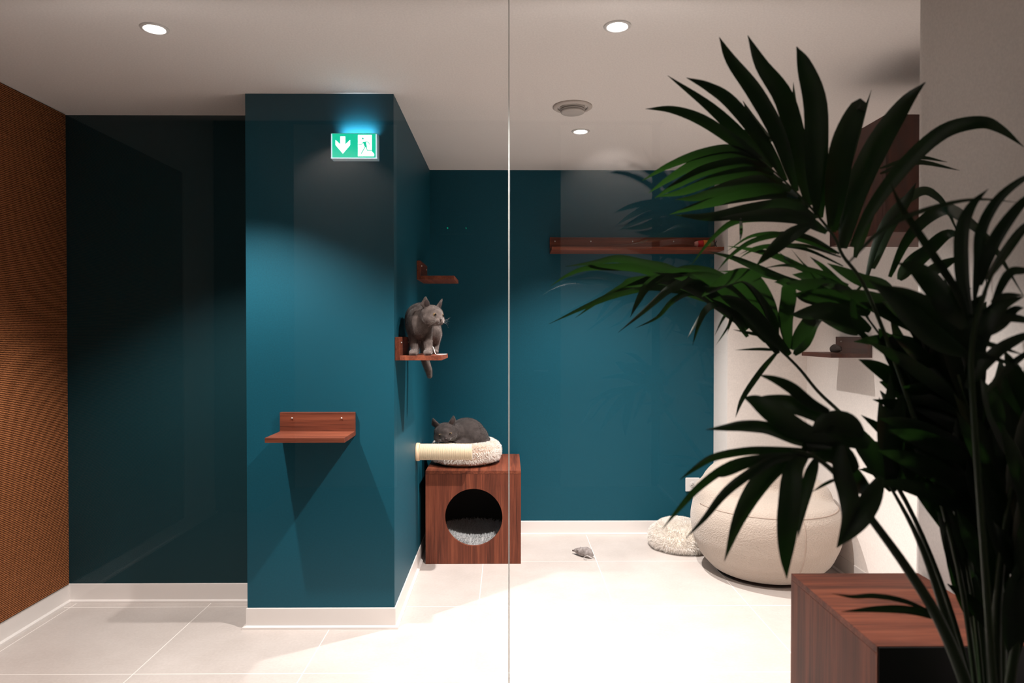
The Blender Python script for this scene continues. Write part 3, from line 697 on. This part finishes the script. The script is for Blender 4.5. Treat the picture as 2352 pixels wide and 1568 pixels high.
# cat standing on the shelf, head turned to its left
zs = 1.2795
c1 = thing('standing_cat', (-0.42, 3.40, zs), 'grey short-haired cat standing on the column shelf, looking to the right', 'cat')
bm = bmesh.new()
hc = P(992, 723, 3.275); hM = head_frame((0.76, -0.64, -0.14), R(-4))
def e_(c, r, rot=None): ball(bm, c, r, rot.to_matrix() if rot else None, 28, 18)
e_((-0.430, 3.345, 1.435), (0.066, 0.085, 0.082))            # chest
e_((-0.437, 3.40, 1.455), (0.070, 0.10, 0.080))              # shoulders
e_((-0.440, 3.48, 1.455), (0.068, 0.10, 0.078))              # barrel
e_((-0.432, 3.545, 1.455), (0.068, 0.075, 0.084))            # rump
e_((-0.425, 3.318, 1.415), (0.052, 0.055, 0.062))            # brisket
chain(bm, [(-0.425, 3.37, 1.475), tuple(hc.lerp(Vector((-0.425, 3.36, 1.47)), 0.45)), tuple(hc)], [0.062, 0.052, 0.044])
fl = P(951, 808, 3.285); fr = P(983, 808, 3.270)
for q, top in ((fl, (-0.462, 3.33, 1.43)), (fr, (-0.395, 3.325, 1.43))):
    chain(bm, [top, (q.x * 0.5 + top[0] * 0.5, 3.315, 1.365), (q.x, 3.303, zs + 0.028), (q.x, 3.288, zs + 0.0185)], [0.036, 0.025, 0.0185, 0.018])
    e_((q.x, 3.272, zs + 0.0145), (0.0225, 0.026, 0.0145))
    for k in range(4): e_((q.x - 0.0135 + 0.009 * k, 3.253 - (0.003 if k in (1, 2) else 0), zs + 0.0105), (0.0058, 0.009, 0.0095))
for sx_, xx in ((-1, -0.470), (1, -0.372)):
    chain(bm, [(xx * 0.5 - 0.215, 3.535, 1.43), (xx, 3.49, 1.385), (xx, 3.545, 1.335), (xx, 3.520, zs + 0.018)], [0.056, 0.040, 0.021, 0.017])
    e_((xx, 3.498, zs + 0.0135), (0.020, 0.030, 0.0130))
chain(bm, [(-0.432, 3.595, 1.475), (-0.437, 3.635, 1.42), (-0.445, 3.645, 1.33), (-0.438, 3.645, 1.24), (-0.420, 3.640, 1.19), (-0.413, 3.638, 1.158)], [0.026, 0.024, 0.0235, 0.0225, 0.020, 0.014])
head_lumps(bm, hc, hM, 1.04)
bm = fuse(bm, 0.0042, 5, 0.5)
for v in bm.verts: v.co.z = v.co.z if v.co.y > 3.59 else max(v.co.z, zs + 0.0002); v.co.x = max(v.co.x, XC1 + 0.003 if v.co.z > 1.37 else XC1 + 0.026)
ct = pile(bm, 60000, 0.0038, 0.00032, droop=0.5, seed=21, jit=0.3, keep=lambda p, n: (hM.transposed() @ (p - hc)).y < 0.0374 or n.z > 0.9)
bd = part('body', bm, M_FUR, c1, True)
q = part('coat', ct, M_FUR, c1); q['kind'] = 'stuff'
head_parts(c1, hc, hM, 1.04)

# cat curled in the bed, chin on the rim
c2 = thing('resting_cat', (-0.27, 4.35, hh + 0.075), 'dark grey cat curled up in the white fluffy bed, chin on its rim', 'cat')
bm = bmesh.new()
hc2 = P(1022, 991, 4.235); hM2 = head_frame((0.13, -0.93, -0.22), R(7))
e_((-0.262, 4.375, 0.735), (0.122, 0.115, 0.108)); e_((-0.225, 4.37, 0.715), (0.105, 0.11, 0.092)); e_((-0.31, 4.38, 0.715), (0.10, 0.10, 0.085))
e_((-0.30, 4.34, 0.70), (0.12, 0.10, 0.06))
chain(bm, [(-0.30, 4.34, 0.735), tuple(hc2.lerp(Vector((-0.30, 4.34, 0.735)), 0.4)), tuple(hc2)], [0.080, 0.066, 0.052])
chain(bm, [(-0.19, 4.30, 0.685), (-0.25, 4.27, 0.69), (-0.31, 4.245, 0.695)], [0.03, 0.026, 0.022])
chain(bm, [(-0.135, 4.40, 0.69), (-0.13, 4.33, 0.69), (-0.17, 4.29, 0.685)], [0.03, 0.025, 0.02])
head_lumps(bm, hc2, hM2, 1.22)
bm = fuse(bm, 0.0046, 5, 0.5)
ct = pile(bm, 60000, 0.0038, 0.00032, droop=0.5, seed=22, jit=0.3, keep=lambda p, n: (hM2.transposed() @ (p - hc2)).y < 0.0439 or n.z > 0.9)
bd = part('body', bm, M_FUR2, c2, True)
q = part('coat', ct, M_FUR2, c2); q['kind'] = 'stuff'
head_parts(c2, hc2, hM2, 1.22, squint=0.6)

# white cord on the cat's shelf
a = [P(989, 793, 3.36), P(995, 798, 3.36), P(1000, 812, 3.33), P(1006, 814, 3.32), P(1018, 813.5, 3.33), P(1025, 813, 3.36)]
a = [Vector((q.x, q.y, max(q.z, zs + 0.0022))) for q in a]
tag(part('string', tube(bmesh.new(), spline(a, 5), 0.0022, 8), mat('white_cord', (0.85, 0.80, 0.76), 0.8), smooth=True), 'thin white cord lying on the shelf beside the standing cat', 'cord')

# ------------------------------------------------------------------ palm in the foreground
def leaf_material():
    m = mat('palm_leaf', rough=0.38, spec=0.5); nt = m.node_tree
    v = coords(m); n = N(nt, 'ShaderNodeTexNoise'); n.inputs['Scale'].default_value = 9; n.inputs['Detail'].default_value = 4
    nt.links.new(v, n.inputs['Vector'])
    r = N(nt, 'ShaderNodeValToRGB'); e = r.color_ramp.elements
    e[0].position = 0.35; e[0].color = (0.004, 0.014, 0.006, 1); e[1].position = 0.7; e[1].color = (0.010, 0.030, 0.009, 1)
    nt.links.new(n.outputs['Fac'], r.inputs['Fac']); nt.links.new(r.outputs['Color'], bsdf(m).inputs['Base Color'])
    tr = N(nt, 'ShaderNodeBsdfTranslucent'); tr.inputs[0].default_value = (0.014, 0.046, 0.006, 1)
    mx = N(nt, 'ShaderNodeMixShader'); mx.inputs[0].default_value = 0.2
    nt.links.new(bsdf(m).outputs[0], mx.inputs[1]); nt.links.new(tr.outputs[0], mx.inputs[2]); nt.links.new(mx.outputs[0], nt.nodes['Material Output'].inputs[0])
    return m
M_LEAF = leaf_material()
M_STEM = mat('palm_stem', (0.020, 0.045, 0.014), 0.45)
CROPS = {'S': (0, 0, 1), 'A': (1450, 60, 2.45), 'M': (1500, 480, 4.126), 'D': (1480, 850, 3.485), 'E': (1900, 400, 3.135), 'F': (1950, 1050, 3.027), 'T': (1240, 560, 3.564), 'G': (1750, 1100, 3.35)}
def blade(bm, pts, wpx, twist, rnd):
    """one leaflet: a folded, tapering blade along 3-D points"""
    pts = spline(pts, 5); n = len(pts) - 1; rows = []
    wd = wpx / 1568 * pts[0].y / 2
    for i, p in enumerate(pts):
        t = i / n; d = (pts[min(i + 1, n)] - pts[max(i - 1, 0)]).normalized()
        prof = (0.22 + 0.78 * math.sin(math.pi * min(1, t * 1.15 + 0.02) ** 0.85)) if t < 0.45 else (1 - ((t - 0.45) / 0.55) ** 1.7)
        prof = max(prof, 0.02) if t < 0.45 else max((1 - ((t - 0.45) / 0.55) ** 1.7), 0.03)
        view = (p - Vector(cam.location)).normalized()
        side = d.cross(view).normalized(); nn = side.cross(d).normalized()
        a = twist * (0.6 + 0.8 * t)
        sd = side * math.cos(a) + nn * math.sin(a); nr = sd.cross(d).normalized()
        w_ = wd * prof / max(0.55, math.cos(a))
        rows.append([bm.verts.new(p - sd * w_ + nr * w_ * 0.28), bm.verts.new(p), bm.verts.new(p + sd * w_ + nr * w_ * 0.28)])
    for a, b in zip(rows, rows[1:]):
        for k in range(2): bm.faces.new((a[k], a[k + 1], b[k + 1], b[k]))
FRONDS = [
 # (rachis [(x,y,Y)...] in photo pixels, thickness, [(crop, width, [(x,y)...], dYtip)])
 ([(2262, 1745, 1.55), (2200, 1300, 1.58), (2090, 930, 1.62), (1993, 672, 1.68), (1936, 587, 1.72), (1915, 542, 1.74), (1858, 472, 1.78), (1797, 411, 1.82), (1736, 358, 1.86), (1695, 342, 1.88)], 6, [
  ('A', 26, [(730,750),(600,660),(400,530),(230,470),(80,465)], .05), ('A', 28, [(790,800),(650,650),(450,460),(205,278)], .02),
  ('A', 30, [(870,870),(740,650),(560,430),(430,340),(310,290)], 0), ('A', 36, [(930,930),(830,620),(700,380),(560,190),(495,62)], -.03),
  ('A', 44, [(1000,1010),(940,720),(860,420),(730,220),(655,52)], -.05), ('A', 50, [(1060,1080),(1045,800),(1040,450),(980,230),(930,115)], -.08),
  ('A', 52, [(1130,1160),(1150,900),(1190,650),(1275,450),(1312,475)], -.1), ('A', 14, [(1160,1150),(1210,850),(1290,560),(1352,357)], .1),
  ('A', 54, [(1190,1250),(1250,950),(1370,680),(1520,450),(1655,315)], -.12), ('A', 34, [(1240,1240),(1370,1000),(1560,760),(1760,590),(1960,540),(2080,580),(2210,680)], -.15),
  ('A', 15, [(980,680),(930,520),(912,315)], .1), ('A', 15, [(790,650),(700,540),(627,418)], .1), ('A', 10, [(850,660),(680,600),(520,578)], .1),
  ('A', 22, [(700,740),(560,690),(380,720),(200,790),(60,870)], .15), ('A', 26, [(760,790),(600,730),(400,760),(230,850),(95,940)], .14),
  ('A', 28, [(800,830),(640,770),(420,810),(260,890),(130,968)], .14), ('A', 28, [(850,880),(700,820),(480,860),(300,930),(150,960)], .16),
  ('A', 30, [(900,920),(740,870),(560,900),(380,960),(250,975)], .16), ('A', 30, [(940,960),(780,900),(640,910),(480,965)], .15),
  ('A', 34, [(1000,1020),(850,940),(650,950),(420,1000),(215,1060)], .16), ('A', 34, [(1040,1080),(880,1010),(680,1030),(450,1070),(240,1062)], .14),
  ('A', 32, [(1100,1160),(960,1080),(800,1055),(620,1070),(480,1080)], .12), ('A', 18, [(1110,1150),(980,1100),(760,1080),(580,1100),(450,1200),(330,1355)], .22),
  ('A', 14, [(1170,1280),(1000,1190),(850,1170),(680,1210),(560,1290),(480,1380)], .2), ('A', 9, [(1180,1300),(1000,1240),(850,1235),(690,1260),(600,1310)], .2),
  ('A', 32, [(1020,1110),(900,1170),(790,1260),(700,1350)], .05), ('A', 8, [(615,1080),(618,1150),(612,1210)], .05)]),
 # lit frond reaching left towards the glass
 ([(2268, 1745, 1.56), (2190, 1420, 1.60), (2080, 1150, 1.66), (1960, 980, 1.74), (1880, 900, 1.82), (1830, 840, 1.87), (1760, 775, 1.92), (1690, 722, 1.96), (1627, 680, 2.0), (1560, 645, 2.03), (1480, 618, 2.06), (1420, 606, 2.08)], 6, [
  ('T', 26, [(1700,760),(1500,480),(1300,330),(1050,210),(850,165),(640,120),(450,150),(210,185)], .06), ('T', 20, [(1600,640),(1400,480),(1200,330),(1000,260),(800,200),(600,190),(380,200),(220,260),(80,350)], .08),
  ('T', 24, [(1800,760),(1650,480),(1480,300),(1250,270),(1100,350),(1030,390),(840,560),(640,725)], -.05), ('T', 24, [(1500,560),(1300,400),(1100,360),(900,340),(650,400),(400,500),(75,655)], .04),
  ('T', 20, [(1400,480),(1200,400),(950,300),(750,310),(680,350),(480,470),(290,605)], .05), ('T', 14, [(1450,520),(1350,430),(1220,400),(1080,470),(960,600),(780,690)], .0),
  ('T', 16, [(1550,570),(1500,500),(1420,490),(1340,560),(1290,680),(1250,830)], -.02), ('T', 12, [(1520,540),(1460,500),(1360,540),(1280,650),(1205,775)], 0),
  ('T', 8, [(1620,610),(1560,555),(1500,610),(1430,750)], 0), ('T', 7, [(1640,620),(1580,580),(1540,680),(1440,830)], 0), ('T', 6, [(1640,580),(1600,560),(1530,740)], 0),
  ('T', 8, [(1880,760),(1750,735),(1580,700)], 0), ('T', 7, [(1940,870),(1800,860),(1600,868)], 0),
  ('T', 30, [(1900,820),(1750,600),(1600,420),(1380,300),(1100,250),(900,330),(800,480),(740,600)], 0), ('T', 30, [(1700,700),(1500,520),(1250,360),(1000,290),(800,330),(600,400)], .03),
  ('T', 34, [(1950,900),(1780,640),(1560,400),(1400,300),(1250,250)], -.02), ('T', 30, [(1850,800),(1650,560),(1450,380),(1250,300),(1100,280)], 0),
  ('M', 36, [(1160,1290),(1120,1000),(1000,760),(870,640),(700,680),(560,760),(460,830)], -.05), ('M', 34, [(1290,1330),(1260,1050),(1290,820),(1260,700),(1150,690)], -.05),
  ('M', 36, [(1000,1130),(860,900),(700,720),(520,620),(300,590),(160,640),(20,700)], 0), ('M', 32, [(850,1010),(700,850),(500,700),(300,640),(0,600)], 0),
  ('M', 34, [(1300,1380),(1100,1180),(900,960),(700,860),(560,850)], 0), ('M', 34, [(1180,1220),(1050,950),(900,760),(760,690),(600,690)], -.03),
  ('M', 30, [(1310,1330),(1420,1150),(1540,1000),(1700,900)], -.1), ('M', 26, [(1340,1380),(1440,1260),(1520,1100),(1640,1000)], -.1),
  ('S', 13, [(1790,803),(1750,850),(1707,913),(1689,959)], -.1)]),
 # thin leaflets crossing in the middle
 ([(2272, 1745, 1.57), (2230, 1350, 1.60), (2150, 1020, 1.66), (2060, 830, 1.72), (1985, 720, 1.80), (1930, 650, 1.88), (1870, 600, 1.95)], 5, [
  ('M', 10, [(1900,780),(1700,640),(1450,560),(1250,530),(1040,560)], 0), ('M', 16, [(1850,720),(1500,600),(1200,460),(950,390),(700,350)], .1),
  ('M', 18, [(1700,760),(1300,680),(1000,560),(760,460),(520,400)], .12), ('M', 13, [(1500,720),(1200,660),(900,600),(620,590)], .1),
  ('M', 9, [(1750,750),(1500,620),(1300,500),(1190,405)], .1), ('M', 13, [(1900,800),(1750,680),(1600,540),(1485,450)], .05),
  ('M', 5, [(1850,800),(1600,640),(1450,540),(1310,380)], .05), ('M', 26, [(1700,760),(1500,660),(1320,620)], 0),
  ('M', 12, [(1740,420),(1500,320),(1250,250),(1080,235),(900,270),(700,400)], .1), ('M', 8, [(1800,540),(1500,400),(1300,355),(1100,345),(950,370),(820,430)], .1),
  ('M', 40, [(2000,900),(1800,800),(1600,740),(1400,720),(1250,700)], 0), ('M', 44, [(2050,1000),(1850,900),(1650,850),(1450,830),(1330,800)], 0),
  ('M', 44, [(2063,1150),(1900,1050),(1750,980),(1600,960),(1420,990),(1300,1000)], 0), ('M', 40, [(1950,1180),(1800,1090),(1640,1010),(1540,1020)], 0),
  ('E', 30, [(500,900),(400,800),(250,760),(120,700),(0,640)], 0), ('E', 26, [(350,950),(200,900),(80,820),(-60,790)], 0),
  ('S', 14, [(2030,800),(1975,760),(1960,690),(1990,640)], 0)]),
 # lower left frond
 ([(2276, 1745, 1.48), (2215, 1560, 1.46), (2155, 1420, 1.44), (2080, 1300, 1.42), (2000, 1190, 1.41), (1940, 1110, 1.40), (1880, 1055, 1.40), (1820, 1032, 1.40)], 15, [
  ('D', 30, [(1500,620),(1250,560),(1000,460),(800,440),(650,455),(490,475)], .05), ('D', 50, [(1500,560),(1250,480),(1050,350),(900,250),(790,215)], .03),
  ('D', 44, [(1500,480),(1400,350),(1200,270),(1000,240),(850,235)], .06), ('D', 28, [(1480,330),(1330,270),(1180,150),(1050,80),(910,35)], .05),
  ('D', 20, [(1350,640),(1050,640),(800,650),(550,700),(400,790),(280,880)], .05), ('D', 20, [(1350,680),(1050,690),(850,740),(650,830),(560,845)], .0),
  ('D', 22, [(1350,690),(1050,710),(830,830),(640,980),(480,1180),(320,1355)], 0), ('D', 20, [(1300,680),(1000,700),(700,760),(450,930),(280,1110),(140,1275)], .06),
  ('D', 44, [(1300,680),(1080,760),(900,950),(760,1200),(640,1530)], -.04), ('D', 48, [(1300,680),(1200,800),(1165,1050),(1145,1300),(1135,1500),(1140,1670)], -.05),
  ('D', 28, [(1380,700),(1330,850),(1280,1050),(1230,1340)], -.03), ('D', 44, [(1580,600),(1590,800),(1650,1020),(1640,1200),(1540,1420)], -.05),
  ('D', 46, [(1900,850),(1800,1060),(1690,1240),(1540,1420)], -.05), ('D', 8, [(1560,860),(1450,910),(1340,975)], 0),
  ('D', 60, [(1800,600),(1600,520),(1400,560),(1250,640)], 0), ('D', 56, [(1700,800),(1550,680),(1400,640),(1300,640)], 0), ('D', 56, [(1750,520),(1600,430),(1450,430),(1330,500)], 0),
  ('D', 44, [(1800,960),(1700,900),(1600,780),(1480,720)], 0),
  ('G', 12, [(1380,1060),(1100,940),(870,900),(700,905),(540,880)], .0), ('G', 19, [(1380,1080),(1150,1010),(900,1000),(610,1020)], 0)]),
 # right hand frond
 ([(2295, 1745, 1.42), (2262, 1300, 1.38), (2240, 1000, 1.35), (2232, 800, 1.33), (2262, 670, 1.32), (2310, 575, 1.31), (2370, 500, 1.30)], 8, [
  ('E', 30, [(1030,1010),(975,750),(970,420),(1040,230),(1160,105)], 0), ('E', 24, [(1060,900),(1090,650),(1110,400),(1230,180),(1417,30),(1540,0)], 0),
  ('E', 28, [(1100,800),(1150,600),(1250,400),(1417,190),(1560,100)], 0), ('E', 22, [(1150,760),(1280,560),(1417,380),(1560,300)], 0),
  ('E', 50, [(990,1110),(880,960),(750,780),(640,680),(510,640)], .05), ('E', 52, [(1040,1260),(900,1120),(740,980),(560,870),(370,800)], .05),
  ('E', 52, [(1000,1300),(800,1200),(640,1060),(480,900),(300,760)], .05), ('E', 18, [(1000,1020),(940,860),(800,640),(620,370),(520,210),(450,50)], .05),
  ('E', 11, [(150,640),(380,410),(600,295),(850,215),(1100,180),(1400,205)], .05), ('E', 20, [(1130,1130),(1250,1040),(1417,1050),(1520,1100)], 0),
  ('E', 24, [(1100,1180),(1250,1080),(1340,980),(1417,960)], 0), ('E', 13, [(1080,1200),(1200,1230),(1417,1300)], 0), ('E', 16, [(1180,920),(1280,880),(1417,870)], 0),
  ('E', 10, [(1080,1280),(1250,1340),(1417,1400)], 0), ('E', 28, [(1000,1540),(1100,1400),(1250,1260),(1417,1170),(1500,1150)], 0), ('E', 16, [(1150,1568),(1270,1420),(1417,1300),(1500,1260)], 0),
  ('E', 20, [(1180,960),(1300,720),(1417,690),(1520,700)], 0), ('E', 44, [(1050,1400),(1000,1150),(1060,960),(1150,850)], 0), ('E', 40, [(1100,1300),(1130,1100),(1250,950),(1417,880)], 0)]),
 # greener frond behind
 ([(2282, 1745, 1.62), (2210, 1250, 1.72), (2120, 960, 1.80), (2040, 800, 1.86), (1990, 720, 1.90), (1985, 640, 1.94)], 5, [
  ('E', 22, [(280,760),(350,500),(450,300),(600,160),(700,115),(780,150),(860,240),(960,470)], 0), ('E', 26, [(450,740),(560,500),(680,350),(820,260),(900,265),(1000,330),(1180,500),(1417,880)], -.4),
  ('E', 30, [(580,720),(700,580),(850,440),(960,430)], -.1), ('E', 26, [(640,760),(800,670),(960,590)], -.1), ('E', 20, [(780,860),(900,870),(1040,820)], -.1),
  ('E', 26, [(330,680),(420,420),(560,200),(640,60)], 0), ('E', 24, [(200,600),(300,300),(420,100)], 0), ('A', 10, [(1400,800),(1600,740),(1780,765)], 0), ('A', 12, [(1400,830),(1600,765),(1850,812)], 0),
  ('E', 30, [(520,760),(600,640),(690,520)], 0), ('E', 14, [(1200,590),(1300,720),(1390,880)], 0)]),
]
SPARE = [  # further stems and the thick middle of the plant
 [(2290, 1745, 1.50), (2290, 1400, 1.49), (2320, 1150, 1.46), (2372, 950, 1.43)],
 [(2262, 1745, 1.60), (2240, 1450, 1.64), (2160, 1150, 1.68), (2110, 880, 1.72)],
 [(2285, 1745, 1.55), (2300, 1450, 1.56), (2270, 1120, 1.58), (2200, 860, 1.60)],
 [(2272, 1745, 1.52), (2180, 1440, 1.55), (2110, 1240, 1.58), (2030, 1090, 1.62)],
 [(2300, 1745, 1.46), (2330, 1500, 1.44), (2385, 1250, 1.40), (2450, 1080, 1.36)],
 [(2268, 1745, 1.58), (2250, 1400, 1.62), (2215, 1050, 1.66), (2180, 780, 1.70)]]
pot = (1.10, 1.53)
pm = thing('potted_palm', (pot[0], pot[1], 0), 'tall leafy dark green palm in the foreground, covering the right side', 'potted palm')
rnd = random.Random(11)
def put_rachis(bm, pts, r0):
    q = spline([P(*a) for a in pts], 6); n = len(q) - 1
    tube(bm, q, [max(0.0012, r0 / 1568 * 1.6 * (1 - 0.8 * i / n)) for i in range(n + 1)], 8)
    return q
def near_Y(rach, x, y):
    best = None
    for a in rach:
        s = (a[0] - x) ** 2 + (a[1] - y) ** 2
        if best is None or s < best[0]: best = (s, a[2])
    return best[1]
def dense(pts, n=10):
    out = []
    for a, b in zip(pts, pts[1:]):
        for k in range(n): out.append(tuple(a[i] + (b[i] - a[i]) * k / n for i in range(3)))
    return out + [pts[-1]]
for rach, r0, leaves in FRONDS:
    rb = bmesh.new(); put_rachis(rb, rach, r0)
    fo = part('frond_stalk', rb, M_STEM, pm, True)
    bm = bmesh.new(); dr = dense(rach)
    for cr, wpx, px, dY in leaves:
        ox, oy, s = CROPS[cr]; px = [(ox + x / s, oy + y / s) for x, y in px]
        Y0 = near_Y(dr, *px[0]); m = len(px) - 1; ph = rnd.uniform(-0.02, 0.05)
        pts = [P(x, y, Y0 + dY * (k / m) + ph * math.sin(math.pi * k / m)) for k, (x, y) in enumerate(px)]
        blade(bm, pts, wpx, rnd.uniform(-0.45, 0.45), rnd)
    for v in bm.verts: v.co.x = min(v.co.x, XN - 0.012)
    part('frond_leaflets', bm, M_LEAF, fo, True)
for i, rach in enumerate(SPARE):
    rb = bmesh.new(); put_rachis(rb, rach, 13)
    fo = part('frond_stalk', rb, M_STEM, pm, True)
    bm = bmesh.new(); dr = dense(rach, 16)[15:]
    for k in range(44):
        a = dr[int(rnd.uniform(0, 0.999) * len(dr))]
        ang = rnd.uniform(-0.75, 0.75) + (-0.35 if i not in (0, 4) else 0.3); L = rnd.uniform(160, 330)
        dx, dy = math.sin(ang), -math.cos(ang)
        px = [(a[0] + dx * L * t, a[1] + dy * L * t + 90 * t * t * abs(dx)) for t in (0, .35, .7, 1)]
        if min(p[1] for p in px) < 640: continue
        if min(p[0] for p in px) < 1900 or any(p[0] < 2170 - 0.1 * (1400 - p[1]) and p[1] > 1130 for p in px) or any(p[0] < 2235 and p[1] > 1400 for p in px): continue
        dY = rnd.uniform(-.08, .12)
        blade(bm, [P(x, y, a[2] + dY * j / 3) for j, (x, y) in enumerate(px)], rnd.uniform(30, 50), rnd.uniform(-0.5, 0.5), rnd)
    for v in bm.verts: v.co.x = min(v.co.x, XN - 0.012)
    part('frond_leaflets', bm, M_LEAF, fo, True)
part('pot', lathe(bmesh.new(), [(0, 0.001), (0.13, 0.001), (0.14, 0.01), (0.185, 0.36), (0.19, 0.37), (0.178, 0.37), (0.17, 0.33), (0, 0.33)], (pot[0], pot[1], 0), 48), mat('black_pot', (0.02, 0.02, 0.02), 0.45), pm, True)
part('soil', lathe(bmesh.new(), [(0, 0.331), (0.168, 0.331), (0.165, 0.338), (0, 0.345)], (pot[0], pot[1], 0), 40), mat('potting_soil', (0.02, 0.012, 0.008), 0.95), pm)
